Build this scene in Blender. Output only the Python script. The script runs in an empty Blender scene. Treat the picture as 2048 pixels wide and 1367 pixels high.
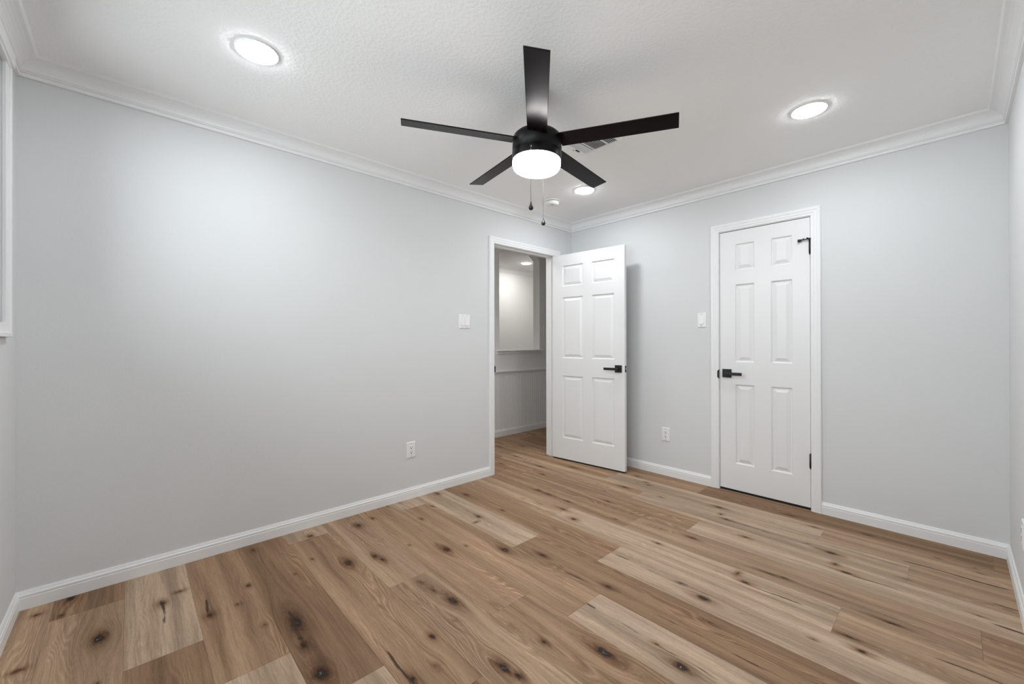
import bpy, math, random
import numpy as np
from mathutils import Matrix, Vector

S = bpy.context.scene
COL = S.collection

# ------------------------------------------------------------------ camera
W, L, ZC = 2.994, 3.832, 2.43          # room: wall_left x=0, wall_back y=0, wall_right x=W, wall_front y=-L
F_PX, YAW, PITCH, ROLL = 822.635, 137.1349, 0.125, -0.1021
CAM = Vector((2.7968, -3.4643, 1.168))
a = math.radians(YAW)
fw = Vector((math.cos(a), math.sin(a), 0)); rt = Vector((math.sin(a), -math.cos(a), 0)); up = Vector((0, 0, 1))
FW0, RT0 = fw.copy(), rt.copy()
b = math.radians(PITCH); fw2 = fw * math.cos(b) + up * math.sin(b); up2 = up * math.cos(b) - fw * math.sin(b)
c = math.radians(ROLL); rt2 = rt * math.cos(c) + up2 * math.sin(c); up3 = up2 * math.cos(c) - rt * math.sin(c)
cd = bpy.data.cameras.new('camera'); cam = bpy.data.objects.new('camera', cd); COL.objects.link(cam)
cd.sensor_width = 36.0; cd.lens = F_PX / 2048 * 36.0; cd.clip_start = 0.02
m = Matrix.Identity(4)
for i in range(3):
    m[i][0], m[i][1], m[i][2], m[i][3] = rt2[i], up3[i], -fw2[i], CAM[i]
cam.matrix_world = m
S.camera = cam

# ------------------------------------------------------------------ light and exposure
LAMP_E, GLOBE_E, SKY_E = 126.0, 34.0, 4.8
LAMP_COL, GLOBE_COL, SKY_COL = (0.94, 0.985, 1.02), (1.0, 0.965, 0.96), (0.90, 0.945, 1.0)
S.view_settings.view_transform = 'Standard'; S.view_settings.look = 'None'
S.view_settings.gamma = 1.0; S.view_settings.use_curve_mapping = False
S.view_settings.exposure = 0.0
wd = bpy.data.worlds.new('sky'); S.world = wd; wd.use_nodes = True
bg = wd.node_tree.nodes['Background']; bg.inputs[0].default_value = (*SKY_COL, 1); bg.inputs[1].default_value = SKY_E
WX0, WX1, WZ0, WZ1 = 0.27, 2.80, 1.25, 2.275       # window opening in wall_front
pl = bpy.data.lights.new('window_portal', 'AREA'); pl.shape = 'RECTANGLE'; pl.size = WX1 - WX0; pl.size_y = WZ1 - WZ0
po = bpy.data.objects.new('window_portal', pl); COL.objects.link(po)
po.location = ((WX0 + WX1) / 2, -L - 0.13, (WZ0 + WZ1) / 2); po.rotation_euler = (math.radians(90), 0, 0)
pl.cycles.is_portal = True
S.cycles.max_bounces = 12; S.cycles.diffuse_bounces = 8; S.cycles.sample_clamp_indirect = 6.0
S.cycles.use_denoising = True; S.cycles.use_adaptive_sampling = False
S.cycles.caustics_reflective = False; S.cycles.caustics_refractive = False

# ------------------------------------------------------------------ materials
def newmat(name):
    m = bpy.data.materials.new(name); m.use_nodes = True
    return m, m.node_tree, m.node_tree.nodes['Principled BSDF']

def plain(name, col, rough=0.5, metal=0.0, bump=0.0, scale=200.0, var=0.0, spec=0.5, kind='noise', detail=3.0, dist=0.002):
    m, t, p = newmat(name)
    p.inputs['Base Color'].default_value = (*col, 1); p.inputs['Roughness'].default_value = rough
    p.inputs['Metallic'].default_value = metal; p.inputs['Specular IOR Level'].default_value = spec
    tc = t.nodes.new('ShaderNodeTexCoord')
    n = t.nodes.new('ShaderNodeTexNoise'); n.inputs['Scale'].default_value = scale; n.inputs['Detail'].default_value = detail
    t.links.new(tc.outputs['Object'], n.inputs['Vector'])
    if var > 0:
        n2 = t.nodes.new('ShaderNodeTexNoise'); n2.inputs['Scale'].default_value = 2.5; n2.inputs['Detail'].default_value = 4
        t.links.new(tc.outputs['Object'], n2.inputs['Vector'])
        mx = t.nodes.new('ShaderNodeMix'); mx.data_type = 'RGBA'
        mx.inputs['A'].default_value = (*[v * (1 - var) for v in col], 1); mx.inputs['B'].default_value = (*[min(1, v * (1 + var)) for v in col], 1)
        t.links.new(n2.outputs['Fac'], mx.inputs['Factor']); t.links.new(mx.outputs['Result'], p.inputs['Base Color'])
    if bump > 0:
        src = n.outputs['Fac']
        if kind == 'knockdown':
            r = t.nodes.new('ShaderNodeMapRange'); r.interpolation_type = 'SMOOTHSTEP'
            r.inputs['From Min'].default_value = 0.47; r.inputs['From Max'].default_value = 0.58
            t.links.new(n.outputs['Fac'], r.inputs['Value']); src = r.outputs['Result']
        bp = t.nodes.new('ShaderNodeBump'); bp.inputs['Strength'].default_value = bump; bp.inputs['Distance'].default_value = dist
        t.links.new(src, bp.inputs['Height']); t.links.new(bp.outputs['Normal'], p.inputs['Normal'])
    return m

def emit(name, col, strength):
    m, t, p = newmat(name)
    p.inputs['Base Color'].default_value = (0.85, 0.85, 0.85, 1)
    p.inputs['Emission Color'].default_value = (*col, 1); p.inputs['Emission Strength'].default_value = strength
    return m

M = {}
M['wall'] = plain('grey_wall_paint', (0.69, 0.70, 0.706), 0.75, bump=0.25, scale=95, var=0.012, spec=0.25, dist=0.0015)
M['hallwall'] = plain('hall_wall_paint', (0.84, 0.84, 0.835), 0.75, bump=0.3, scale=95, spec=0.25, dist=0.0015)
M['ceil'] = plain('textured_ceiling_paint', (0.90, 0.90, 0.895), 0.85, bump=0.42, scale=58, spec=0.2, kind='knockdown', dist=0.0012)
M['trim'] = plain('white_trim_enamel', (0.83, 0.835, 0.84), 0.38, bump=0.03, scale=60)
M['door'] = plain('white_door_enamel', (0.80, 0.80, 0.805), 0.34, bump=0.04, scale=120)
M['plastic'] = plain('white_plastic', (0.84, 0.84, 0.84), 0.35, bump=0.02, scale=300)
M['black'] = plain('matte_black_metal', (0.006, 0.006, 0.006), 0.45, bump=0.05, scale=300)
M['fanbody'] = plain('bronze_black_fan_metal', (0.004, 0.003, 0.0035), 0.36, bump=0.05, scale=250, spec=0.2)
M['blade'] = plain('dark_espresso_blade', (0.004, 0.0022, 0.0026), 0.27, bump=0.04, scale=130, spec=0.13)
M['slot'] = plain('dark_slot', (0.01, 0.01, 0.01), 0.8, bump=0.05)
M['grey'] = plain('grey_slot', (0.28, 0.28, 0.28), 0.6, bump=0.05)
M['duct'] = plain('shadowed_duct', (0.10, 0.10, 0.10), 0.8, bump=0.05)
M['steel'] = plain('nickel_steel', (0.55, 0.54, 0.52), 0.3, metal=1.0, bump=0.05)
M['chain'] = plain('dark_bead_chain', (0.10, 0.085, 0.08), 0.35, metal=0.8, bump=0.05)
M['smoke'] = plain('white_detector_plastic', (0.82, 0.82, 0.80), 0.45, bump=0.02)
M['lamp'] = emit('led_diffuser', LAMP_COL, LAMP_E)
M['hall_lamp'] = emit('led_diffuser_next_room', (1.0, 0.97, 0.93), 140.0)
M['hall_fill_lamp'] = emit('added_hall_fill_diffuser', (1.0, 0.98, 0.95), 130.0)  # emitter of the added, unseen hall fill light
M['globe'] = emit('opal_fan_shade', GLOBE_COL, GLOBE_E)
M['closet'] = plain('unlit_closet_paint', (0.5, 0.5, 0.5), 0.9, bump=0.1)
M['vinyl'] = plain('white_window_vinyl', (0.85, 0.86, 0.87), 0.4, bump=0.02)
M['beadboard'] = plain('painted_beadboard', (0.86, 0.86, 0.86), 0.5, bump=0.04, scale=80)

gm = bpy.data.materials.new('clear_window_glass'); gm.use_nodes = True; gt = gm.node_tree
for n in list(gt.nodes): gt.nodes.remove(n)
go = gt.nodes.new('ShaderNodeOutputMaterial'); gx = gt.nodes.new('ShaderNodeMixShader')
g1 = gt.nodes.new('ShaderNodeBsdfTransparent'); g2 = gt.nodes.new('ShaderNodeBsdfGlossy'); gf = gt.nodes.new('ShaderNodeFresnel')
g1.inputs[0].default_value = (0.95, 0.98, 0.97, 1); g2.inputs['Roughness'].default_value = 0.01; gf.inputs[0].default_value = 1.3
gt.links.new(gf.outputs[0], gx.inputs[0]); gt.links.new(g1.outputs[0], gx.inputs[1]); gt.links.new(g2.outputs[0], gx.inputs[2])
gt.links.new(gx.outputs[0], go.inputs[0]); M['glass'] = gm

def wood_material():
    m, t, p = newmat('oak_plank_floor')
    N = t.nodes.new; K = t.links.new
    def attr(n):
        q = N('ShaderNodeAttribute'); q.attribute_name = n; return q
    def math_(op, *ins):
        q = N('ShaderNodeMath'); q.operation = op
        for i, v in enumerate(ins):
            if isinstance(v, (int, float)): q.inputs[i].default_value = v
            else: K(v, q.inputs[i])
        return q.outputs[0]
    def smooth(v, lo, hi, a=0.0, b_=1.0):
        q = N('ShaderNodeMapRange'); q.interpolation_type = 'SMOOTHSTEP'
        for k_, val in (('From Min', lo), ('From Max', hi), ('To Min', a), ('To Max', b_)): q.inputs[k_].default_value = val
        K(v, q.inputs['Value']); return q.outputs['Result']
    def mixc(f, a_, b_, mode='MIX'):
        q = N('ShaderNodeMix'); q.data_type = 'RGBA'; q.blend_type = mode
        if isinstance(f, (int, float)): q.inputs['Factor'].default_value = f
        else: K(f, q.inputs['Factor'])
        for s_, v in (('A', a_), ('B', b_)):
            if isinstance(v, tuple): q.inputs[s_].default_value = (*v, 1)
            else: K(v, q.inputs[s_])
        return q.outputs['Result']
    def noise(vec, scale, detail=3, rough=0.55, dist=0.0):
        q = N('ShaderNodeTexNoise'); q.inputs['Scale'].default_value = scale; q.inputs['Detail'].default_value = detail
        q.inputs['Roughness'].default_value = rough; q.inputs['Distortion'].default_value = dist
        K(vec, q.inputs['Vector']); return q.outputs['Fac']
    tone, pk, uvp, hal = attr('tone'), attr('pk'), attr('pl'), attr('halo')
    sp = N('ShaderNodeSeparateXYZ'); K(uvp.outputs['Vector'], sp.inputs[0])   # along, across, seed
    sk = N('ShaderNodeSeparateXYZ'); K(pk.outputs['Vector'], sk.inputs[0])    # knot, warp, crack
    xx, yy, seed = sp.outputs[0], sp.outputs[1], sp.outputs[2]
    knot, warp, crack = sk.outputs[0], sk.outputs[1], sk.outputs[2]
    halo = hal.outputs['Fac']
    def vec0(sx, sy, ss, yv):
        q = N('ShaderNodeCombineXYZ'); K(math_('MULTIPLY', xx, sx), q.inputs[0]); K(math_('MULTIPLY', yv, sy), q.inputs[1]); K(math_('MULTIPLY', seed, ss), q.inputs[2])
        return q.outputs[0]
    wob = math_('MULTIPLY', math_('SUBTRACT', noise(vec0(2.2, 7.0, 13.0, yy), 1.0, 2, 0.5), 0.5), 0.014)
    yw = math_('ADD', math_('ADD', yy, warp), wob)
    def vec(sx, sy, ss): return vec0(sx, sy, ss, yw)
    def mul(c_, f, k_): return mixc(f, c_, mixc(1.0, c_, k_, 'MULTIPLY'))
    broad = noise(vec(0.75, 15.0, 17.3), 1.0, 2, 0.5)
    band = noise(vec(1.3, 34.0, 29.3), 1.0, 3, 0.55)
    mid = noise(vec(3.2, 110.0, 9.1), 1.0, 4, 0.65, 0.3)
    fine = noise(vec(9.0, 420.0, 5.7), 1.0, 3, 0.7)
    pore = noise(vec(16.0, 620.0, 3.3), 1.0, 2, 0.6)
    fleck = noise(vec(60.0, 300.0, 6.1), 1.0, 2, 0.6)
    # cathedral growth rings
    drift = noise(vec(1.15, 6.5, 21.7), 1.0, 2, 0.5)
    ph = math_('MULTIPLY', math_('ADD', math_('MULTIPLY', yw, 3.6), math_('MULTIPLY', drift, 1.35)), 105.0)
    ring = math_('SINE', math_('ADD', ph, math_('MULTIPLY', mid, 3.0)))
    ringzone = smooth(noise(vec(0.8, 9.0, 33.1), 1.0, 2, 0.5), 0.48, 0.62)
    base = tone.outputs['Vector']
    st_ = N('ShaderNodeSeparateXYZ'); K(base, st_.inputs[0]); lumi = st_.outputs[1]
    dark = smooth(lumi, 0.36, 0.22, 0.25, 1.0)          # cathedral figure is strongest on the darker planks
    col = mixc(smooth(broad, 0.32, 0.70), mixc(1.0, base, (0.78, 0.74, 0.70), 'MULTIPLY'), mixc(1.0, base, (1.17, 1.14, 1.11), 'MULTIPLY'))
    col = mul(col, smooth(band, 0.50, 0.74, 0, 0.65), (0.68, 0.62, 0.58))
    col = mul(col, smooth(band, 0.50, 0.28, 0, 0.40), (1.20, 1.18, 1.15))
    col = mul(col, smooth(mid, 0.50, 0.72, 0, 0.55), (0.68, 0.62, 0.58))
    col = mul(col, smooth(mid, 0.46, 0.28, 0, 0.35), (1.20, 1.20, 1.20))
    col = mul(col, smooth(fine, 0.42, 0.70, 0, 0.55), (0.66, 0.61, 0.58))
    col = mul(col, smooth(pore, 0.54, 0.68, 0, 0.60), (1.38, 1.38, 1.38))
    col = mul(col, smooth(fleck, 0.56, 0.68, 0, 0.32), (0.56, 0.51, 0.47))
    grey = smooth(noise(vec(1.3, 20.0, 41.0), 1.0, 3, 0.55), 0.48, 0.68, 0, 0.75)
    col = mul(col, math_('MULTIPLY', grey, smooth(lumi, 0.22, 0.33, 0.15, 1.0)), (0.89, 0.905, 0.955))
    rz_ = math_('MULTIPLY', ringzone, dark)
    col = mul(col, math_('MULTIPLY', rz_, smooth(ring, 0.55, 0.97, 0, 0.60)), (1.50, 1.48, 1.46))
    col = mul(col, math_('MULTIPLY', rz_, smooth(ring, 0.1, -0.9, 0, 0.60)), (0.70, 0.62, 0.56))
    # knots: brown halo drawn out along the grain, ragged near-black core, pale filler specks
    rag = noise(vec0(38.0, 85.0, 2.0, yy), 1.0, 4, 0.65)
    kn = math_('ADD', knot, math_('MULTIPLY', math_('SUBTRACT', rag, 0.5), 0.95))
    hn = math_('ADD', halo, math_('MULTIPLY', math_('SUBTRACT', mid, 0.5), 0.75))
    col = mul(col, smooth(hn, 0.15, 0.75, 0, 0.85), (0.50, 0.39, 0.30))
    col = mul(col, smooth(kn, 0.32, 0.66, 0, 0.75), (0.42, 0.31, 0.24))
    col = mixc(smooth(kn, 0.67, 0.82, 0, 0.95), col, (0.020, 0.011, 0.007))
    pale = math_('MULTIPLY', smooth(kn, 0.94, 1.1), smooth(noise(vec0(150.0, 300.0, 7.0, yy), 1.0, 2), 0.58, 0.63, 0, 0.8))
    col = mixc(pale, col, (0.42, 0.38, 0.33))
    ck = math_('ADD', crack, math_('MULTIPLY', math_('SUBTRACT', noise(vec(11.0, 120.0, 4.0), 1.0, 3), 0.5), 1.5))
    col = mixc(smooth(ck, 0.55, 0.85, 0, 0.90), col, (0.045, 0.027, 0.020))
    col = mul(col, smooth(crack, 0.15, 0.8, 0, 0.35), (0.62, 0.55, 0.50))
    K(col, p.inputs['Base Color'])
    rr = N('ShaderNodeMapRange'); K(fine, rr.inputs['Value']); rr.inputs['To Min'].default_value = 0.50; rr.inputs['To Max'].default_value = 0.66
    K(rr.outputs['Result'], p.inputs['Roughness']); p.inputs['Specular IOR Level'].default_value = 0.22
    bp = N('ShaderNodeBump'); bp.inputs['Strength'].default_value = 0.12; bp.inputs['Distance'].default_value = 0.0008
    K(fine, bp.inputs['Height']); K(bp.outputs['Normal'], p.inputs['Normal'])
    return m
M['floor'] = wood_material()

# ------------------------------------------------------------------ mesh helpers
class MB:
    def __init__(s): s.v = []; s.f = []; s.smooth = []
    def add(s, vs, fs, sm=False):
        o = len(s.v); s.v += [tuple(p) for p in vs]; s.f += [tuple(i + o for i in q) for q in fs]; s.smooth += [sm] * len(fs); return s
    def box(s, x0, x1, y0, y1, z0, z1):
        vs = [(x, y, z) for z in (z0, z1) for y in (y0, y1) for x in (x0, x1)]
        return s.add(vs, [(0, 2, 3, 1), (4, 5, 7, 6), (0, 1, 5, 4), (2, 6, 7, 3), (0, 4, 6, 2), (1, 3, 7, 5)])
    def lathe(s, prof, c=(0, 0, 0), n=48, sm=True, cap=True):
        vs = []; k = len(prof)
        for i in range(n):
            t = 2 * math.pi * i / n
            for r, z in prof: vs.append((c[0] + r * math.cos(t), c[1] + r * math.sin(t), c[2] + z))
        fs = [(i * k + j, ((i + 1) % n) * k + j, ((i + 1) % n) * k + j + 1, i * k + j + 1) for i in range(n) for j in range(k - 1)]
        s.add(vs, fs, sm)
        if cap:
            o = len(s.v) - len(vs)
            for j in (0, k - 1):
                if prof[j][0] > 1e-5:
                    q = tuple(o + i * k + j for i in range(n)); s.f.append(q if j else q[::-1]); s.smooth.append(False)
        return s
    def loft(s, secs, close=True, caps=True, sm=False):
        k = len(secs[0]); vs = [p for q in secs for p in q]; fs = []
        for i in range(len(secs) - 1):
            for j in range(k if close else k - 1):
                a_, b_ = j, (j + 1) % k
                fs.append((i * k + a_, i * k + b_, (i + 1) * k + b_, (i + 1) * k + a_))
        if caps and close:
            fs.append(tuple(range(k))[::-1]); fs.append(tuple((len(secs) - 1) * k + j for j in range(k)))
        return s.add(vs, fs, sm)
    def tube(s, p0, p1, r, n=12, sm=True):
        p0, p1 = Vector(p0), Vector(p1); d = (p1 - p0).normalized()
        u = d.orthogonal().normalized(); w = d.cross(u)
        secs = [[tuple(p + r * (math.cos(t) * u + math.sin(t) * w)) for t in [2 * math.pi * i / n for i in range(n)]] for p in (p0, p1)]
        return s.loft(secs, sm=sm)
    def sphere(s, c, r, n=8, k=5):
        prof = [(r * math.sin(math.pi * i / k), -r * math.cos(math.pi * i / k)) for i in range(k + 1)]
        prof[0] = (1e-6, -r); prof[-1] = (1e-6, r)
        return s.lathe(prof, c, n, cap=False)
    def build(s, name, mat, parent=None, loc=None, bevel=0.0, seg=2):
        me = bpy.data.meshes.new(name); me.from_pydata(s.v, [], s.f)
        me.polygons.foreach_set('use_smooth', s.smooth); me.materials.append(mat)
        import bmesh
        bm = bmesh.new(); bm.from_mesh(me); bmesh.ops.recalc_face_normals(bm, faces=bm.faces); bm.to_mesh(me); bm.free()
        me.update()
        o = bpy.data.objects.new(name, me); COL.objects.link(o)
        if loc is not None: o.location = loc
        if parent is not None: o.parent = parent
        if bevel > 0:
            md = o.modifiers.new('bevel', 'BEVEL'); md.width = bevel; md.segments = seg; md.limit_method = 'ANGLE'
        return o

def empty(name, loc, label, cat, group=None, kind=None):
    o = bpy.data.objects.new(name, None); COL.objects.link(o); o.location = loc; o.empty_display_size = 0.05
    return tag(o, label, cat, group, kind)
def tag(o, label, cat, group=None, kind=None):
    o['label'] = label; o['category'] = cat
    if group: o['group'] = group
    if kind: o['kind'] = kind
    return o
def struct(o, label, cat): return tag(o, label, cat, kind='structure')
def copy_tree(o, parent=None):
    c_ = o.copy(); COL.objects.link(c_)
    if parent is not None: c_.parent = parent
    for ch in list(o.children): copy_tree(ch, c_)
    return c_

# ------------------------------------------------------------------ floor: individual planks as patches of one mesh
PW, Y0 = 0.2315, -3.715
LT, TN, MD, DK = (0.445, 0.336, 0.245), (0.400, 0.281, 0.188), (0.345, 0.228, 0.144), (0.280, 0.177, 0.107)
ROWS = {  # row: list of (joint x, tone after the joint); first entry starts left of the room
 -1: [(-0.9, TN), (0.6, TN), (2.1, LT)], 0: [(-1.29, DK), (0.206, TN), (1.706, MD)], 1: [(-0.72, LT), (0.778, DK), (2.278, TN)],
 2: [(-0.415, MD), (1.085, LT), (2.585, MD)], 3: [(-0.115, DK), (1.385, LT), (2.885, MD)], 4: [(-1.335, LT), (0.165, MD), (1.665, DK)],
 5: [(-0.543, TN), (0.957, TN), (2.457, MD)], 6: [(-1.554, DK), (-0.054, MD), (1.44, MD), (2.94, LT)],
 7: [(-1.325, LT), (0.175, MD), (1.668, LT)], 8: [(-0.425, LT), (1.073, DK), (2.573, TN)], 9: [(-0.01, DK), (1.489, LT)],
 10: [(-0.56, TN), (0.941, LT), (2.452, TN)], 11: [(-0.14, MD), (1.361, TN), (2.864, MD)], 12: [(-1.35, MD), (0.15, MD), (1.657, LT)],
 13: [(-0.37, TN), (1.13, LT), (2.632, TN)], 14: [(-0.76, MD), (0.74, LT), (2.24, TN)], 15: [(-1.57, MD), (-0.07, MD), (1.431, DK), (2.931, DK)],
}
KNOTS = [  # x, y, half-length along, half-width across, strength, warp
 (.036,-3.663,.03,.02,1,.6),(.102,-3.76,.012,.018,.9,.2),(.179,-3.681,.014,.012,.8,.2),(.484,-3.553,.042,.028,1.15,1),(.515,-3.762,.014,.03,.85,.2),(.787,-3.547,.01,.008,.8,.2),
 (.366,-3.357,.022,.022,1,.4),(.307,-3.295,.010,.024,.9,.1),(.613,-3.213,.02,.02,.9,.4),(.473,-3.046,.016,.014,1,.7),(.098,-2.955,.02,.012,.85,.8),(.92,-2.956,.07,.03,1.1,1.3),
 (1.028,-2.971,.015,.012,.9,.4),(1.078,-2.97,.03,.018,1.05,.7),(1.268,-2.968,.045,.032,1.15,1.1),(.135,-2.664,.018,.02,1,.4),(.597,-2.616,.034,.024,1.15,1),(.425,-2.743,.010,.008,.9,.3),(.519,-2.852,.01,.007,.8,.2),
 (.607,-3.111,.012,.016,.6,.5),(.844,-3.057,.016,.03,.5,.3),
 (.628,-2.48,.028,.017,.9,.8),(.69,-2.465,.026,.016,.95,.5),(1.244,-2.391,.04,.022,1.15,.9),(1.021,-2.424,.05,.03,.55,.7),(1.115,-2.414,.04,.02,.6,.4),(.835,-2.153,.036,.022,1.1,.9),(.19,-2.391,.026,.02,1,.5),(.149,-2.278,.02,.014,.9,.3),
 (.002,-2.018,.02,.014,.9,.3),(.023,-2.115,.03,.012,.7,.3),(.647,-2.28,.010,.008,.9,.3),(.876,-2.045,.010,.008,.9,.3),(.38,-2.044,.02,.014,.85,.4),(.244,-1.879,.02,.014,.75,.3),(.059,-1.715,.025,.02,.95,.4),(.61,-1.747,.02,.018,.95,.4),(.667,-1.811,.008,.022,.9,.1),(.23,-1.567,.025,.014,.9,.5),
 (1.062,-1.914,.036,.022,1.1,.9),(1.252,-1.8,.028,.016,1,.6),(1.377,-2.583,.018,.014,1.1,.5),(1.689,-2.48,.042,.022,1.12,1.2),(1.75,-2.465,.026,.015,1,.5),(1.702,-2.279,.014,.011,1,.4),(1.894,-2.153,.05,.024,1.15,1.1),(1.362,-2.462,.03,.025,.5,.6),(1.514,-2.65,.025,.025,.5,.5),
 (1.513,-2.747,.03,.016,1,.5),(1.551,-2.309,.05,.02,.5,1.0),
 (1.072,-1.309,.024,.020,1.05,.6),(1.261,-1.107,.012,.008,.95,.3),(.854,-1.1,.022,.01,.95,.4),(.658,-1.099,.03,.012,.9,.4),(.549,-1.095,.03,.012,.8,.4),(.917,-1.237,.03,.012,.95,.4),(.589,-1.304,.016,.012,.7,.4),(.76,-1.28,.06,.02,.5,.8),
 (1.053,-.887,.03,.012,.85,.4),(.975,-.532,.03,.014,1,.4),(.912,-.725,.014,.008,.8,.3),(1.616,-1.213,.018,.010,1,.3),(1.72,-.999,.036,.012,1,.5),(1.55,-1.02,.06,.02,.5,.8),(1.079,-.345,.014,.012,.9,.3),(1.033,-.297,.014,.012,.9,.3),(1.279,-.52,.014,.008,.9,.3),
 (1.65,-.402,.024,.016,1.05,.4),(1.708,-.518,.010,.016,.95,.1),(1.765,-.577,.022,.014,1,.4),(.9,-.21,.02,.012,.8,.4),(.644,-1.557,.02,.012,.85,.4),
 (2.012,-1.545,.034,.022,1.15,.7),(1.886,-1.506,.013,.008,.95,.2),(2.098,-1.268,.026,.014,1.05,.5),(2.045,-1.21,.009,.024,.95,.1),(2.096,-1.691,.014,.009,.95,.3),(2.123,-2.008,.034,.022,1.15,.7),(2.005,-1.968,.013,.008,.95,.2),(1.662,-1.787,.02,.014,1,.5),
 (2.215,-1.086,.024,.010,.85,.4),(2.158,-1.094,.04,.01,.8,.3),(1.935,-.756,.018,.010,1,.3),(2.324,-.614,.032,.018,1.1,.6),(2.363,-.739,.010,.022,.95,.1),(2.417,-.802,.026,.014,1.05,.4),(2.187,-.292,.018,.009,.95,.3),(2.028,-.194,.03,.012,.8,.3),(2.434,-.181,.016,.01,.9,.3),(2.211,-.58,.01,.007,.85,.2),
 (2.505,-1.374,.04,.012,.9,.6),(2.616,-1.143,.04,.012,.85,.6),(2.553,-1.438,.024,.014,1.05,.5),(2.414,-1.494,.010,.008,.9,.3),(2.73,-.262,.018,.012,.7,.4),(2.88,-.317,.03,.01,.7,.3),(2.863,-.807,.02,.007,.8,.3),(2.863,-.262,.006,.006,.8,.1),(2.63,-.66,.03,.012,.55,.4),
 (-.3,-.55,.03,.012,.9,.4),(-.55,-.2,.03,.014,.9,.4),(-.2,-.83,.03,.012,.85,.4),(-.42,.12,.025,.012,.9,.4),(-.7,-.42,.03,.012,.9,.4),(-.85,.3,.03,.012,.8,.4),(.12,-.62,.03,.012,.9,.4),(.3,-.78,.024,.012,.85,.4),(-.1,-.3,.025,.012,.8,.4),(.35,-.42,.03,.013,.9,.4),
]
CRACKS = [  # x centre, y, half-length, width, strength
 (.44,-3.359,.13,.006,1.1),(.62,-3.362,.10,.004,.6),(.53,-3.214,.07,.007,1.2),(1.43,-2.752,.11,.006,1.25),(1.30,-2.756,.10,.004,.8),(1.0,-2.962,.25,.014,.75),(.2,-2.045,.12,.006,.9),(.4,-2.28,.22,.008,.6),(.08,-2.278,.09,.006,.9),
 (.52,-1.74,.1,.005,.8),(.72,-1.75,.1,.005,.5),(1.467,-1.83,.16,.008,.95),(1.3,-1.81,.14,.008,.7),(1.75,-1.80,.25,.01,.55),(2.15,-1.80,.35,.012,.7),(1.496,-1.82,.05,.006,.8),(1.692,-1.96,.03,.006,1.2),(1.9,-1.965,.15,.005,.7),(2.12,-1.97,.16,.004,.7),(2.25,-2.0,.1,.004,.5),
 (1.56,-1.502,.05,.005,1.1),(1.75,-1.505,.2,.004,.65),(1.98,-1.50,.18,.004,.75),(2.2,-1.535,.1,.004,.6),(1.98,-1.267,.12,.005,.7),(2.22,-1.275,.14,.005,.95),(2.42,-1.28,.12,.005,.7),(2.85,-1.277,.12,.008,1.0),(2.3,-1.09,.3,.014,.65),(2.5,-1.09,.2,.008,.6),
 (1.9,-.585,.22,.005,.8),(1.55,-.56,.2,.005,.7),(2.2,-.60,.16,.006,.8),(2.3,-.80,.12,.005,.7),(2.53,-.81,.13,.005,.95),(2.75,-.82,.1,.005,.7),(2.962,-.844,.08,.012,1.0),(2.75,-.43,.22,.012,.95),(2.9,-.43,.1,.014,1.0),(2.7,-1.12,.2,.01,.5),(2.95,-.63,.06,.01,.8),
 (.75,-1.1,.2,.006,.8),(.45,-1.1,.2,.006,.6),(1.1,-1.1,.2,.006,.7),(1.0,-.88,.2,.006,.8),(.7,-.88,.2,.007,.6),(1.35,-.89,.2,.006,.7),(.85,-1.25,.12,.01,.6),(1.55,-1.0,.16,.010,.7),(.9,-.53,.12,.008,.7),(1.22,-.36,.15,.005,.7),(1.45,-.39,.12,.005,.6),(2.0,-.40,.2,.006,.7),(2.15,-.19,.25,.012,.6),(1.7,-.19,.2,.012,.7),(.6,-1.57,.25,.008,.5),
 (.3,-1.57,.15,.008,.7),(1.466,-1.585,.06,.02,.7),(.5,-.65,.2,.006,.7),(.3,-.42,.25,.008,.7),(-.3,-.55,.2,.008,.8),(-.5,-.2,.2,.008,.8),(-.2,-.83,.15,.008,.7),(-.4,.12,.2,.007,.8),(-.8,-.4,.2,.007,.7),(-.8,.3,.2,.008,.7),(.1,-.3,.2,.008,.8),
]
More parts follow.
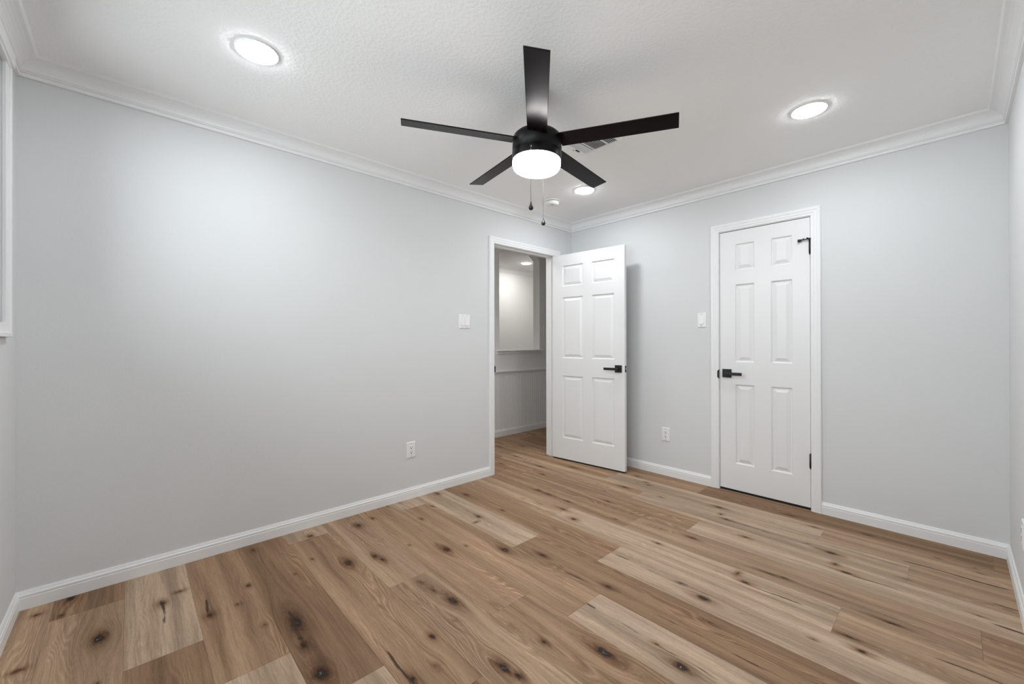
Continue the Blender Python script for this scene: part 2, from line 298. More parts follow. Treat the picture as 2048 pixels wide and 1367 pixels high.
def build_floor():
    rnd = random.Random(7)
    X0, X1, YA, YB = -2.5, W + 0.05, -L - 0.05, 2.7
    V, Fc, tone, pk, plc, hal = [], [], [], [], [], []
    base = 0
    for row in range(-1, 29):
        ya = max(Y0 + row * PW, YA); yb = min(Y0 + (row + 1) * PW, YB)
        if yb <= ya: continue
        js = ROWS.get(row)
        if js is None:
            off = -2.6 + rnd.random() * 1.4; js = [(off + 1.5 * i, rnd.choice([MD, TN, DK, MD])) for i in range(5)]
        js = list(js)
        while js[0][0] > X0: js.insert(0, (js[0][0] - 1.5, rnd.choice([MD, TN, DK])))
        for i, (xa, tn) in enumerate(js):
            xb = js[i + 1][0] if i + 1 < len(js) else X1
            xa_, xb_ = max(xa, X0), min(xb, X1)
            if xb_ <= xa_: continue
            fine = xb_ > -1.2 and ya < 1.2
            nx = max(2, int((xb_ - xa_) / (0.009 if fine else 0.2))); ny = 40 if fine else 2
            g = 0.0003
            xs = np.linspace(xa_ + g, xb_ - g, nx + 1); ys = np.linspace(ya + g, yb - g, ny + 1)
            XX, YY = np.meshgrid(xs, ys, indexing='ij')
            kn = np.zeros_like(XX); ha = np.zeros_like(XX); wp = np.zeros_like(XX); cr = np.zeros_like(XX)
            for (kx, ky, rl, rw, st, wa) in KNOTS:
                if not (ya - .004 <= ky <= yb + .004 and xa_ - .03 <= kx <= xb_ + .03): continue
                dx, dy = XX - kx, YY - ky
                kn = np.maximum(kn, st * np.exp(-((dx / (rl * 1.05)) ** 2 + (dy / (rw * 0.95)) ** 2) ** 0.75))
                ha = np.maximum(ha, min(st, 1.0) * np.exp(-((dx / (rl * 2.6)) ** 2 + (dy / (rw * 1.7)) ** 2) ** 0.6))
                s_ = max(rw, .010)
                wp -= wa * 1.5 * s_ * np.tanh(dy / s_) * np.exp(-(dx / (3.6 * max(rl, .02))) ** 2) * np.exp(-(dy / (3.2 * s_)) ** 2)
            for (cx_, cy_, hl, wd_, st) in CRACKS:
                if not (ya <= cy_ <= yb and xa_ - .05 <= cx_ <= xb_ + .05): continue
                cr = np.maximum(cr, st * np.exp(-((XX - cx_) / hl) ** 4) * np.exp(-((YY - cy_ - .004 * np.sin(XX * 23 + cy_ * 40)) / max(wd_ * .8, .006)) ** 2))
            n = (nx + 1) * (ny + 1)
            V.append(np.stack([XX, YY, np.zeros_like(XX)], -1).reshape(-1, 3))
            I = np.arange(n).reshape(nx + 1, ny + 1) + base
            Fc.append(np.stack([I[:-1, :-1], I[1:, :-1], I[1:, 1:], I[:-1, 1:]], -1).reshape(-1, 4))
            sd = rnd.random() * 9; k_ = 1 + (rnd.random() - .5) * .10
            tone.append(np.tile(np.array(tn) * k_, (n, 1)))
            pk.append(np.stack([kn, wp, cr], -1).reshape(-1, 3))
            hal.append(ha.reshape(-1)); plc.append(np.stack([XX - xa, YY - ya, np.full_like(XX, sd)], -1).reshape(-1, 3))
            base += n
    # dark bed showing in the hairline seams
    bedv = np.array([[X0, YA, -.0008], [X1, YA, -.0008], [X1, YB, -.0008], [X0, YB, -.0008], [X0, YA, -.04], [X1, YA, -.04], [X1, YB, -.04], [X0, YB, -.04]])
    V.append(bedv); tone.append(np.tile(np.array([.16, .105, .065]), (8, 1))); pk.append(np.zeros((8, 3))); plc.append(np.zeros((8, 3))); hal.append(np.zeros(8))
    V = np.concatenate(V); Fc = np.concatenate(Fc)
    bed = np.array([[0, 1, 2, 3], [7, 6, 5, 4], [0, 4, 5, 1], [1, 5, 6, 2], [2, 6, 7, 3], [3, 7, 4, 0]]) + base
    Fc = np.concatenate([Fc, bed])
    me = bpy.data.meshes.new('floor'); me.vertices.add(len(V)); me.vertices.foreach_set('co', V.ravel())
    me.loops.add(Fc.size); me.loops.foreach_set('vertex_index', Fc.ravel().astype(np.int32))
    me.polygons.add(len(Fc)); me.polygons.foreach_set('loop_start', np.arange(0, Fc.size, 4, dtype=np.int32))
    me.update(calc_edges=True); me.validate()
    for nm, dat in (('tone', tone), ('pk', pk), ('pl', plc)):
        at = me.attributes.new(nm, 'FLOAT_VECTOR', 'POINT'); at.data.foreach_set('vector', np.concatenate(dat).astype(np.float32).ravel())
    at = me.attributes.new('halo', 'FLOAT', 'POINT'); at.data.foreach_set('value', np.concatenate(hal).astype(np.float32))
    me.materials.append(M['floor'])
    o = bpy.data.objects.new('floor', me); COL.objects.link(o)
    struct(o, 'brown knotty oak plank floor running through bedroom and hall', 'floor')
build_floor()

# ------------------------------------------------------------------ room shell
T = 0.115
DY0, DY1, DZ = -1.086, -0.268, 2.052        # hall doorway, clear opening in wall_left
CX0, CX1, CZ = 1.5095, 2.1135, 2.044        # closet doorway, clear opening in wall_back
J = 0.019                                    # jamb thickness
struct(MB().box(-2.6, W + .2, -L - .2, 2.8, ZC, ZC + .12).build('ceiling', M['ceil']), 'pale ceiling with a light knockdown texture', 'ceiling')
o = MB().box(-T, 0, -L - T, DY0 - J, 0, ZC).box(-T, 0, DY1 + J, 2.6, 0, ZC).box(-T, 0, DY0 - J, DY1 + J, DZ + J, ZC)
struct(o.build('wall_left', M['wall']), 'long light grey wall with the open hall doorway', 'wall')
o = MB().box(0, CX0 - J, 0, T, 0, ZC).box(CX1 + J, W + T, 0, T, 0, ZC).box(CX0 - J, CX1 + J, 0, T, CZ + J, ZC)
struct(o.build('wall_back', M['wall']), 'light grey wall with the closed closet door', 'wall')
struct(MB().box(W, W + T, -L - T, 0, 0, ZC).build('wall_right', M['wall']), 'light grey wall at the right edge', 'wall')
o = MB().box(0, WX0, -L - T, -L, 0, ZC).box(WX1, W, -L - T, -L, 0, ZC).box(WX0, WX1, -L - T, -L, 0, WZ0).box(WX0, WX1, -L - T, -L, WZ1, ZC)
struct(o.build('wall_front', M['wall']), 'light grey window wall at the left edge', 'wall')
# closet behind the closed door
o = MB().box(1.1, 2.6, .75, .8, 0, ZC).box(1.05, 1.1, T, .8, 0, ZC).box(2.6, 2.65, T, .8, 0, ZC)
struct(o.build('wall_closet', M['closet']), 'closet walls behind the closed white door', 'wall')

def sweep(name, prof, p0, p1, nrm, mat, m0=1, m1=1):
    """profile (d from wall, z) swept from p0 to p1 on the wall whose inward normal is nrm; m=1 mitres an inside corner, 0 square"""
    p0, p1, nrm = Vector((*p0, 0)), Vector((*p1, 0)), Vector((*nrm, 0)); d = (p1 - p0).normalized()
    s0 = [tuple(p0 + nrm * q[0] + d * (q[0] * m0) + Vector((0, 0, q[1]))) for q in prof]
    s1 = [tuple(p1 + nrm * q[0] - d * (q[0] * m1) + Vector((0, 0, q[1]))) for q in prof]
    return MB().loft([s0, s1]).build(name, mat)
BASE = [(0, 0), (.013, 0), (.013, .050), (.0105, .0525), (.0125, .055), (.0125, .063), (.009, .068), (.007, .075), (.005, .080), (0, .080)]
cove = [(.019 + .048 * (1 - math.cos(t)), ZC - .060 + .048 * math.sin(t)) for t in [math.radians(k) for k in range(0, 91, 15)]]
CROWN = [(0, ZC - .087), (.012, ZC - .087), (.0135, ZC - .085), (.0135, ZC - .073), (.0105, ZC - .0715), (.0105, ZC - .070), (.0165, ZC - .068), (.0185, ZC - .0645), (.0175, ZC - .0615), (.016, ZC - .0605), (.019, ZC - .060)] + cove[1:] + [(.070, ZC - .007), (.073, ZC - .003), (.074, ZC), (0, ZC)]
walls = [('left', (0, 0), (0, -L), (1, 0)), ('back', (W, 0), (0, 0), (0, -1)), ('right', (W, -L), (W, 0), (-1, 0)), ('front', (0, -L), (W, -L), (0, 1))]
where = {'left': 'long grey left wall', 'back': 'closet wall', 'right': 'right edge wall', 'front': 'window wall'}
for i, (nm, p0, p1, n) in enumerate(walls):
    struct(sweep('trim_%d' % (i + 1), CROWN, p0, p1, n, M['trim']), 'white crown moulding along the top of the ' + where[nm], 'crown moulding')
CW = 0.057
struct(sweep('baseboard_left', BASE, (0, DY0 - CW), (0, -L), (1, 0), M['trim'], 0, 1), 'white baseboard along the long grey left wall', 'baseboard')
struct(sweep('baseboard_corner', BASE, (0, 0), (0, DY1 + .08), (1, 0), M['trim'], 1, 0), 'short white baseboard hidden behind the open door', 'baseboard')
struct(sweep('baseboard_back', BASE, (CX0 - CW, 0), (0, 0), (0, -1), M['trim'], 0, 1), 'white baseboard between open door and closet door', 'baseboard')
struct(sweep('baseboard_closet', BASE, (W, 0), (CX1 + CW, 0), (0, -1), M['trim'], 1, 0), 'white baseboard right of the closet door', 'baseboard')
struct(sweep('baseboard_right', BASE, (W, -L), (W, 0), (-1, 0), M['trim']), 'white baseboard along the right edge wall', 'baseboard')
struct(sweep('baseboard_front', BASE, (0, -L), (W, -L), (0, 1), M['trim']), 'white baseboard under the window at the left edge', 'baseboard')

# door casings (u = outward from the opening, t = thickness off the wall)
CAS = [(0, 0), (0, .009), (.004, .011), (.016, .011), (.019, .0135), (.034, .0135), (.038, .016), (.053, .017), (CW, .014), (CW, 0)]
def casing(name, lo, hi, top, place, legr=CW):
    secs = []
    for q in range(4):
        sec = []
        for u, t in CAS:
            ur = u * legr / CW
            pt = [(lo - u, 0), (lo - u, top + u), (hi + ur, top + u), (hi + ur, 0)][q]
            sec.append(place(pt[0], t, pt[1]))
        secs.append(sec)
    return MB().loft(secs).build(name, M['trim'])
jl = casing('trim_5', DY0 - .004, DY1 + .004, DZ + .004, lambda s, t, z: (t, s, z), .07)
struct(jl, 'white moulded casing around the open hall doorway', 'door casing')
jb = casing('trim_6', CX0 - .004, CX1 + .004, CZ + .004, lambda s, t, z: (s, -t, z))
struct(jb, 'white moulded casing around the closed closet door', 'door casing')
# jambs with stops, as parts of their casings
o = MB().box(-T, .0005, DY0 - J, DY0, 0, DZ + J).box(-T, .0005, DY1, DY1 + J, 0, DZ + J).box(-T, .0005, DY0, DY1, DZ, DZ + J)
o.build('jamb', M['trim'], jl)
o = MB().box(-.075, -.038, DY0, DY0 + .011, 0, DZ).box(-.075, -.038, DY1 - .011, DY1, 0, DZ).box(-.075, -.038, DY0, DY1, DZ - .011, DZ)
o.build('door_stop_strip', M['trim'], jl, bevel=.002)
MB().box(-.034, .004, DY0 - .002, DY0 + .0022, .905, .965).box(-.004, .0125, DY0 - .003, DY0 + .006, .908, .962).build('strike_plate', M['black'], jl)
jl2 = casing('hall_casing', DY0 - .004, DY1 + .004, DZ + .004, lambda s, t, z: (-T - t, s, z)); jl2.parent = jl
o = MB().box(CX0 - J, CX0, -.0005, T, 0, CZ + J).box(CX1, CX1 + J, -.0005, T, 0, CZ + J).box(CX0, CX1, -.0005, T, CZ, CZ + J)
o.build('jamb', M['trim'], jb)
o = MB().box(CX0, CX0 + .011, .042, .075, 0, CZ).box(CX1 - .011, CX1, .042, .075, 0, CZ).box(CX0, CX1, .042, .075, CZ - .011, CZ)
o.build('door_stop_strip', M['trim'], jb, bevel=.002)
sp_ = [(CX0 - .012, -.013, .893), (CX0 - .012, -.013, .940), (CX0 - .0005, -.013, .952), (CX0 - .0005, -.013, .881)]
MB().loft([[(x, y, z) for x, y, z in sp_], [(x, 0.02, z) for x, y, z in sp_]]).build('strike_plate', M['black'], jb)

# ------------------------------------------------------------------ six-panel doors
def panel_rings(u0, u1, z0, z1, n0, n1, mb):
    """moulded raised panel filling the hole; n0 / n1 are the two face planes (n0 > n1)"""
    for face, sg in ((n0, -1), (n1, 1)):
        lv = [(0, 0), (.003, .0015), (.007, .0105), (.0125, .0115), (.036, .0030), (.038, .0022)]
        rings = [[(u0 + i, face + sg * d, z0 + i), (u1 - i, face + sg * d, z0 + i), (u1 - i, face + sg * d, z1 - i), (u0 + i, face + sg * d, z1 - i)] for i, d in lv]
        vs = [q for r in rings for q in r]
        fs = [(k * 4 + j, k * 4 + (j + 1) % 4, k * 4 + 4 + (j + 1) % 4, k * 4 + 4 + j) for k in range(len(lv) - 1) for j in range(4)]
        k = (len(lv) - 1) * 4; fs.append((k, k + 1, k + 2, k + 3)); mb.add(vs, fs)
    return mb
def make_door(name, w, z0, z1, cols, rows, th=.035):
    """slab in local coords: u along x from 0 to w, faces at y=0 and y=-th"""
    us = [0, cols[0][0], cols[0][1], cols[1][0], cols[1][1], w]
    zs = [z0] + [v for r in rows for v in r] + [z1]
    mb = MB()
    for i in range(5):
        for j in range(len(zs) - 1):
            if i in (1, 3) and j % 2 == 1: continue
            for y in (0, -th): mb.add([(us[i], y, zs[j]), (us[i + 1], y, zs[j]), (us[i + 1], y, zs[j + 1]), (us[i], y, zs[j + 1])], [(0, 1, 2, 3)])
    mb.add([(0, 0, z0), (0, -th, z0), (0, -th, z1), (0, 0, z1)], [(0, 1, 2, 3)]); mb.add([(w, 0, z0), (w, -th, z0), (w, -th, z1), (w, 0, z1)], [(0, 1, 2, 3)])
    mb.add([(0, 0, z0), (w, 0, z0), (w, -th, z0), (0, -th, z0)], [(0, 1, 2, 3)]); mb.add([(0, 0, z1), (w, 0, z1), (w, -th, z1), (0, -th, z1)], [(0, 1, 2, 3)])
    d = mb.build(name, M['door'])
    for (ua, ub) in cols:
        for (za, zb) in rows:
            panel_rings(ua, ub, za, zb, 0, -th, MB()).build('panel', M['door'], d)
    return d
ROWZ = [(.222, .842), (1.015, 1.622), (1.729, 1.937)]
def lever_set(parent, u, z, face, sg, dirn):
    """square rose with a flat lever; sg = outward y sign, dirn = lever direction along x"""
    h = MB().box(u - .033, u + .033, face, face + sg * .009, z - .033, z + .033).build('door_handle', M['black'], parent, bevel=.0015)
    MB().tube((u, face + sg * .008, z), (u, face + sg * .052, z), .011).build('neck', M['black'], h)
    x0, x1 = (u - .012, u + .122) if dirn > 0 else (u - .122, u + .012)
    MB().box(x0, x1, face + sg * .046, face + sg * .056, z - .0125, z + .0105).build('lever', M['black'], h, bevel=.002)
# open bedroom door
d1 = make_door('door_1', .785, .014, 2.046, [(.115, .355), (.449, .685)], ROWZ)
MB().box(.003, .782, -.031, -.004, .0015, .0145).build('under_door_shade', M['black'], d1)  # black strip stands in for the shade under the open door
d1.location = (.004, -.272, 0); d1.rotation_euler = (0, 0, math.radians(5.75))
struct(d1, 'white six panel door standing open beside the hall doorway', 'door')
lever_set(d1, .7255, .932, -.035, -1, -1); lever_set(d1, .7255, .932, 0, 1, -1)
lp = MB().box(.7845, .7862, -.030, -.005, .903, .961).build('latch_plate', M['black'], d1)
MB().box(.786, .794, -.024, -.011, .924, .941).build('latch_bolt', M['steel'], lp, bevel=.003)
for z in (.324, 1.81):
    h = MB().tube((-.004, .006, z - .045), (-.004, .006, z + .045), .0055).build('hinge', M['steel'], d1)
# closed closet door
d2 = make_door('door_2', CX1 - CX0 - .006, .018, CZ - .004, [(1.626 - CX0 - .003, 1.762 - CX0 - .003), (1.871 - CX0 - .003, 2.006 - CX0 - .003)], ROWZ)
MB().box(.002, CX1 - CX0 - .008, -.032, -.004, .0015, .0185).build('under_door_shade', M['black'], d2)  # black strip painted as the dark shade in the gap below the closet door
d2.location = (CX0 + .003, .039, 0)
struct(d2, 'closed white six panel closet door with black lever', 'door')
lever_set(d2, 1.566 - CX0 - .003, .925, -.035, -1, 1)
uw = CX1 - CX0 - .006
for z in (.342, 1.832):
    h = MB().tube((uw + .001, -.041, z - .046), (uw + .001, -.041, z + .046), .0065).tube((uw + .001, -.041, z - .054), (uw + .001, -.041, z - .046), .0035).tube((uw + .001, -.041, z + .046), (uw + .001, -.041, z + .054), .0045)
    h.build('hinge', M['black'], d2)
st = MB().box(uw - .062, uw + .004, -.052, -.044, 1.884, 1.890).box(uw - .006, uw + .008, -.052, -.036, 1.878, 1.892).tube((uw - .012, -.048, 1.890), (uw - .012, -.048, 1.897), .006).tube((uw - .035, -.048, 1.889), (uw - .035, -.048, 1.895), .004)
st = st.build('hinge_door_stop', M['black'], d2)
MB().tube((uw - .060, -.048, 1.874), (uw - .060, -.048, 1.891), .009).box(uw - .068, uw - .046, -.056, -.042, 1.878, 1.890).build('bumper', M['black'], st)

# ------------------------------------------------------------------ window (left edge)
def make_window(name, label, wid, loc, rz):
    """local frame: x along the wall from 0 to wid, y into the room, z from the opening's bottom edge"""
    wn = empty(name, loc, label, 'window', kind='structure'); wn.rotation_euler = (0, 0, rz)
    hz = WZ1 - WZ0; top = ZC - .086 - WZ0
    def wbox(nm, boxes, mat, bevel=.002):
        mb = MB()
        for q in boxes: mb.box(*q)
        return mb.build(nm, mat, wn, bevel=bevel)
    mid = wid / 2
    wbox('window_frame', [(0, .045, -.1, -.03, 0, hz), (wid - .045, wid, -.1, -.03, 0, hz), (0, wid, -.1, -.03, 0, .05), (0, wid, -.1, -.03, hz - .045, hz)], M['vinyl'])
    wbox('meeting_rail', [(mid - .025, mid + .025, -.09, -.04, .05, hz - .045)], M['vinyl'])
    for x0, x1, e0, e1 in ((-.07, 0, -.07, -.052), (wid, wid + .07, wid + .052, wid + .07)):
        wbox('side_casing', [(x0, x1, 0, .012, -.055, hz + .012), (e0, e1, 0, .018, -.055, hz + .012)], M['trim'])
    wbox('bottom_casing', [(0, wid, 0, .012, -.055, 0), (-.07, wid + .07, 0, .020, -.055, -.038)], M['trim'])
    wbox('head_casing', [(-.082, wid + .082, 0, .024, hz + .012, top), (-.078, wid + .078, 0, .018, hz, hz + .012)], M['trim'])
    for x0, x1 in ((.045, mid - .025), (mid + .025, wid - .045)):
        wbox('glass_pane', [(x0, x1, -.066, -.062, .05, hz - .045)], M['glass'], 0)
make_window('window_1', 'bright white framed window cut by the left edge', WX1 - WX0, (WX0, -L, WZ0), 0)

# ------------------------------------------------------------------ hall and the room beyond
HX = -1.08
OY0, OY1, OZ0, OZ1 = -.083, .650, 1.06, 2.37
o = MB().box(HX - .12, HX, -2.6, OY0, 0, ZC).box(HX - .12, HX, OY1, 2.6, 0, ZC).box(HX - .12, HX, OY0, OY1, 0, OZ0).box(HX - .12, HX, OY0, OY1, OZ1, ZC)
for ya, yb in ((OY0, OY0 + .09), (OY1, OY1 - .09)):    # clipped upper corners
    o.loft([[(x, ya, OZ1), (x, yb, OZ1), (x, ya, OZ1 - .07)] for x in (HX - .12, HX)])
struct(o.build('wall_hall', M['hallwall']), 'hall wall with a pass through opening above wainscot', 'wall')
struct(MB().box(-2.5, -2.346, -2.6, 2.6, 0, ZC).build('wall_beyond', M['hallwall']), 'lit wall of the room seen through the hall opening', 'wall')
struct(MB().box(-2.5, -T, 2.6, 2.7, 0, ZC).build('wall_hall_end', M['hallwall']), 'end wall of the hall past the doorway', 'wall')
struct(MB().box(-2.5, -T, -2.7, -2.6, 0, ZC).build('wall_hall_near', M['hallwall']), 'near end wall of the hall behind the left wall', 'wall')
struct(sweep('trim_7', CROWN, (-2.346, 2.6), (-2.346, -2.6), (1, 0), M['trim'], 0, 0), 'white crown moulding in the room beyond the hall', 'crown moulding')
struct(sweep('baseboard_hall', [(q[0] + .009, q[1]) for q in BASE[:-1]] + [(0, .08), (0, 0)], (HX, 2.6), (HX, -2.6), (1, 0), M['trim'], 0, 0), 'white baseboard below the hall wainscot', 'baseboard')
# beadboard wainscot: one grooved skin
pr = []
y = -1.2
while y < 2.2:
    pr += [(y, .009), (y + .034, .009), (y + .0355, .0055), (y + .0375, .0055), (y + .039, .0085)]; y += .04
sec = [[(HX + t, yy, z) for yy, t in pr] for z in (.08, .785)]
bb = MB().loft(sec, close=False).build('trim_8', M['beadboard']); struct(bb, 'white beadboard wainscot on the hall wall', 'wainscot')
RAIL = [(0, .777), (.012, .777), (.014, .786), (.020, .792), (.022, .800), (.026, .804), (.026, .811), (.022, .815), (0, .815)]
struct(sweep('trim_9', RAIL, (HX, 2.6), (HX, -2.6), (1, 0), M['trim'], 0, 0), 'white chair rail above the hall wainscot', 'chair rail')
o = MB().box(HX - .15, HX + .032, OY0 - .05, OY1 + .035, OZ0, OZ0 + .019).box(HX, HX + .014, OY0 - .04, OY1 + .022, OZ0 - .030, OZ0)
struct(o.build('trim_10', M['trim'], bevel=.004), 'white sill under the hall pass through opening', 'sill')

# ------------------------------------------------------------------ recessed downlights
def downlight(x, y, label, mat, group='round recessed ceiling lights'):
    t = empty('recessed_light', (x, y, ZC), label, 'ceiling light', group)
    MB().lathe([(.0775, -.0005), (.0775, -.004), (.079, -.0055), (.082, -.0050), (.0845, -.0025), (.085, 0), (.080, -.0002)], n=64, cap=False).build('trim_ring', M['plastic'], t)
    MB().lathe([(1e-6, -.0120), (.050, -.0113), (.066, -.0097), (.0745, -.0076), (.0778, -.0055), (.0782, -.0040)], n=64, cap=False).build('diffuser', mat, t)
    return t
downlight(.745, -3.062, 'lit round recessed light above the long wall, nearest the window', M['lamp'])
downlight(2.26, -.760, 'lit round recessed light above the closet door, at right', M['lamp'])
downlight(.715, -.712, 'lit round recessed light beside the smoke detector, behind the fan', M['lamp'])
downlight(2.26, -3.062, 'lit round recessed light overhead beside the right wall near the window', M['lamp'])
downlight(-.58, -1.3, 'added round fill light in the hall, unseen behind the long wall', M['hall_fill_lamp'])  # invented lamp, out of view, added only to brighten the dark hall
downlight(-1.824, 1.136, 'lit round recessed light in the room beyond the hall', M['hall_lamp'])

# ------------------------------------------------------------------ ceiling fan
FC = Vector((1.3732, -1.9689, 2.1687))
fan = empty('ceiling_fan', FC, 'black five blade ceiling fan with lit drum light', 'ceiling fan')
tx, ty = -.025, .0163
fan.rotation_euler = (Matrix.Rotation(ty, 3, 'Y') @ Matrix.Rotation(tx, 3, 'X')).to_euler()
h = ZC - FC.z
MB().lathe([(.045, h), (.047, h - .004), (.045, h - .03), (.038, h - .052), (.028, h - .062), (1e-6, h - .062)], n=48, cap=False).build('canopy', M['fanbody'], fan)
MB().tube((0, 0, .05), (0, 0, h - .055), .0127, 20).build('downrod', M['fanbody'], fan)
MB().lathe([(1e-6, .062), (.032, .062), (.034, .046), (.092, .044), (.106, .040), (.117, .030), (.1225, .018), (.123, .008), (.123, -.0455), (.1195, -.0475), (.1195, -.050)], n=72, cap=False).build('motor_housing', M['fanbody'], fan)
MB().lathe([(.1190, -.0490), (.123, -.0505), (.1235, -.053), (.1235, -.088), (.1225, -.0905), (.100, -.0905)], n=72, cap=False).build('light_ring', M['fanbody'], fan)
sh = [(.1195, -.0900), (.1205, -.096), (.1205, -.106)] + [(.0955 + .025 * math.cos(t), -.108 - .031 * math.sin(t)) for t in [math.radians(k) for k in range(0, 91, 10)]] + [(.05, -.1405), (1e-6, -.141)]
MB().lathe(sh, n=72, cap=False).build('light_shade', M['globe'], fan)
bm_ = MB(); R0, R1, HW, TH = .118, .66, .048, .0055
ct, sn = math.cos(-.1933), math.sin(-.1933)
secs = []
for x in (R0, R1):
    secs.append([(x, s_ * ct - q * sn, s_ * sn + q * ct) for s_, q in ((-HW, -TH / 2), (HW, -TH / 2), (HW, TH / 2), (-HW, TH / 2))])
bm_.loft(secs)
blade = bm_.build('fan_blade', M['blade'], fan, bevel=.0018)
A0 = -.811
for k in range(5):
    bl = blade if k == 0 else blade.copy()
    if k: COL.objects.link(bl); bl.parent = fan
    bl.rotation_euler = (0, 0, A0 + k * 2 * math.pi / 5)
bi = MB().box(.100, .1265, -.034, .034, -.0022, .0045)
arm = bi.build('blade_arm', M['fanbody'], fan, bevel=.0015)
for k in range(5):
    q = arm if k == 0 else arm.copy()
    if k: COL.objects.link(q); q.parent = fan
    q.rotation_euler = (Matrix.Rotation(A0 + k * 2 * math.pi / 5, 3, 'Z') @ Matrix.Rotation(-.1933, 3, 'X')).to_euler()
inv = fan.rotation_euler.to_matrix().inverted()
for off, zt, metal in ((-FW0 * .1215 - RT0 * .036, 2.098, 'near'), (FW0 * .1215 + RT0 * .039, 2.098, 'far')):
    mb = MB(); zb = 1.833
    anchor = Vector((off.x, off.y, zt - FC.z))
    lp_ = MB().sphere(tuple(inv @ anchor), .0045, 10, 6)
    z = zt
    while z > zb:
        mb.sphere(tuple(inv @ Vector((off.x * 1.035, off.y * 1.035, z - FC.z))), .0019, 6, 4); z -= .0046
    mb.tube(tuple(inv @ Vector((off.x * 1.035, off.y * 1.035, zt - FC.z))), tuple(inv @ Vector((off.x * 1.035, off.y * 1.035, zb - FC.z))), .0007, 6)
    ch = mb.build('pull_chain', M['chain'], fan)
    lp_.build('chain_eyelet', M['steel'], ch)
    pz = 1.832
    prof = [(1e-6, 0), (.0030, 0), (.0032, -.007), (.0048, -.013), (.0088, -.021), (.0112, -.028), (.0105, -.034), (.0065, -.0385), (1e-6, -.040)]
    pd = MB().lathe(prof, n=24, cap=False); pd.v = [tuple(inv @ (Vector(v) + Vector((off.x * 1.035, off.y * 1.035, pz - FC.z)))) for v in pd.v]
    pd.build('pendant', M['black'], ch)

# ------------------------------------------------------------------ ceiling vent and smoke detector
vent = empty('air_vent', (1.25, -1.343, ZC), 'white slotted ceiling air vent half hidden behind fan blade', 'air vent')
def vrect(mb, x0, x1, y0, y1, z0, z1): mb.box(x0 - 1.25, x1 - 1.25, y0 + 1.343, y1 + 1.343, z0, z1)
fr = MB(); X = (1.095, 1.405); Y = (-1.458, -1.228)
cells = [(1.128, 1.196), (1.206, 1.298), (1.308, 1.372)]; cy = (-1.440, -1.246)
vrect(fr, X[0], cells[0][0], Y[0], Y[1], -.006, 0); vrect(fr, cells[-1][1], X[1], Y[0], Y[1], -.006, 0)
vrect(fr, cells[0][0], cells[-1][1], Y[0], cy[0], -.006, 0); vrect(fr, cells[0][0], cells[-1][1], cy[1], Y[1], -.006, 0)
vrect(fr, cells[0][1], cells[1][0], cy[0], cy[1], -.006, 0); vrect(fr, cells[1][1], cells[2][0], cy[0], cy[1], -.006, 0)
fr.build('face_plate', M['plastic'], vent, bevel=.002)
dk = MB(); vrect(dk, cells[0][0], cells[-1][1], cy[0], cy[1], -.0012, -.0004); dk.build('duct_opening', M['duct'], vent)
for gi, (x0, x1) in enumerate(cells):
    mb = MB()
    if gi == 1:
        yy = cy[0] + .006
        while yy < cy[1] - .004:
            mb.loft([[(x - 1.25, yy + 1.343 + .007, -.0015), (x - 1.25, yy + 1.343, -.0080), (x - 1.25, yy + 1.343 - .0010, -.0076), (x - 1.25, yy + 1.343 + .0058, -.0012)] for x in (x0, x1)]); yy += .0125
    else:
        sg = -1 if gi == 0 else 1; xx = x0 + .006
        while xx < x1 - .003:
            c0 = xx - 1.25
            mb.loft([[(c0 - sg * .0015, yv + 1.343, -.0015), (c0 + sg * .0030, yv + 1.343, -.0085), (c0 + sg * .0042, yv + 1.343, -.0080), (c0 - sg * .0003, yv + 1.343, -.0012)] for yv in cy]); xx += .0125
    mb.build('louver_bank', M['plastic'], vent)
for sx in (1.105, 1.396):
    MB().lathe([(1e-6, -.0078), (.0032, -.0075), (.0042, -.006)], (sx - 1.25, 0, 0), 14, cap=False).build('screw', M['slot'], vent)
MB().box(1.117 - 1.25, 1.121 - 1.25, .005, .042, -.012, -.005).build('damper_lever', M['slot'], vent)

sd = empty('smoke_detector', (.362, -.715, ZC), 'white round smoke detector on the ceiling near the corner', 'smoke detector')
MB().lathe([(1e-6, 0), (.066, 0), (.067, -.004), (.065, -.008), (.055, -.0085)], n=48, cap=False).build('mounting_base', M['smoke'], sd)
MB().lathe([(.050, -.0075), (.052, -.0125)], n=48, cap=False).build('gap_ring', M['slot'], sd)
MB().lathe([(.055, -.0115), (.060, -.013), (.060, -.026), (.056, -.034), (.047, -.040), (.030, -.042), (1e-6, -.0425)], n=48, cap=False).build('cover', M['smoke'], sd)
MB().lathe([(1e-6, -.0455), (.009, -.045), (.0105, -.042)], (.018, -.020, 0), 20, cap=False).build('test_button', M['grey'], sd)

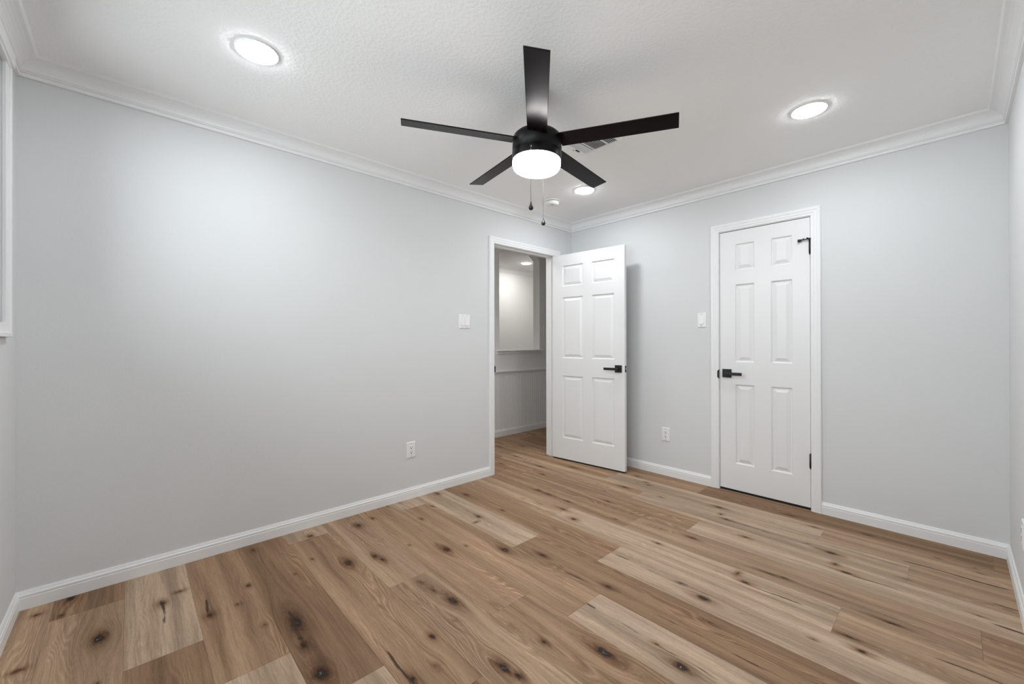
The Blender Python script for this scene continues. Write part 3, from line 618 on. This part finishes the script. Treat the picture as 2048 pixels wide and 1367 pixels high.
# ------------------------------------------------------------------ switches and outlets; local frame: x = along the wall, y = out of the wall, z = up
def plate_obj(name, w, h, kind, label, cat, loc, rz, group=None):
    group = 'white wall power outlets' if kind == 'outlet' else 'white wall light switches'
    t = empty(name, loc, label, cat, group); t.rotation_euler = (0, 0, rz)
    secs = [[(-w / 2 + i, d, -h / 2 + i), (w / 2 - i, d, -h / 2 + i), (w / 2 - i, d, h / 2 - i), (-w / 2 + i, d, h / 2 - i)] for i, d in ((0, 0), (0, .0035), (.0022, .006), (.005, .0066))]
    MB().loft(secs).build('wall_plate', M['plastic'], t)
    n = 2 if kind == 'double' else 1
    for i in range(n):
        cx_ = (i - (n - 1) / 2) * .046
        if kind in ('double', 'single'):
            MB().box(cx_ - .0172, cx_ + .0172, .0060, .0074, -.0345, .0345).build('switch_bezel', M['plastic'], t)
            s = .0148; y0 = .0072
            MB().loft([[(cx_ - s, y0, -.0315), (cx_ - s, y0 + .0062, -.0315), (cx_ - s, y0 + .0024, 0), (cx_ - s, y0 + .0012, .0315), (cx_ - s, y0, .0315)],
                       [(cx_ + s, y0, -.0315), (cx_ + s, y0 + .0062, -.0315), (cx_ + s, y0 + .0024, 0), (cx_ + s, y0 + .0012, .0315), (cx_ + s, y0, .0315)]]).build('rocker', M['plastic'], t)
            for z in (-.048, .048): MB().box(cx_ - .003, cx_ + .003, .0064, .0072, z - .003, z + .003).build('screw', M['grey'], t, bevel=.001)
        else:
            MB().box(-.0168, .0168, .0060, .0084, -.0335, .0335).build('receptacle', M['plastic'], t, bevel=.001)
            for zc in (.0165, -.0185):
                mb = MB().box(-.0085, -.0055, .0082, .0088, zc, zc + .0085).box(.0055, .0085, .0082, .0088, zc + .001, zc + .0085)
                mb.loft([[(.0038 * math.cos(q), y, zc - .0065 + .0038 * math.sin(q)) for q in [math.pi * k / 5 for k in range(10)]] for y in (.0082, .0088)])
                mb.build('socket_slots', M['slot'], t)
            for z in (-.048, .048): MB().box(-.0028, .0028, .0064, .0072, z - .0028, z + .0028).build('screw', M['grey'], t, bevel=.001)
    return t
R90 = math.radians(-90)
plate_obj('light_switch', .115, .117, 'double', 'white double rocker light switch on the wall left of the hall doorway', 'light switch', (0, -1.413, 1.348), R90)
plate_obj('power_outlet', .073, .117, 'outlet', 'white power outlet low on the long grey left wall', 'outlet', (0, -1.913, .364), R90)
plate_obj('light_switch', .071, .117, 'single', 'white single rocker light switch left of the closet door', 'light switch', (1.3735, 0, 1.353), math.pi)
plate_obj('power_outlet', .073, .117, 'outlet', 'white power outlet between the open door and closet door', 'outlet', (1.059, 0, .361), math.pi)
plate_obj('power_outlet', .073, .117, 'outlet', 'white power outlet cut by the right edge of the photo', 'outlet', (W, -.692, .353), math.radians(90))
plate_obj('light_switch', .071, .117, 'single', 'white light switch on the hall wall seen through the doorway', 'light switch', (HX, .762, 1.345), R90)
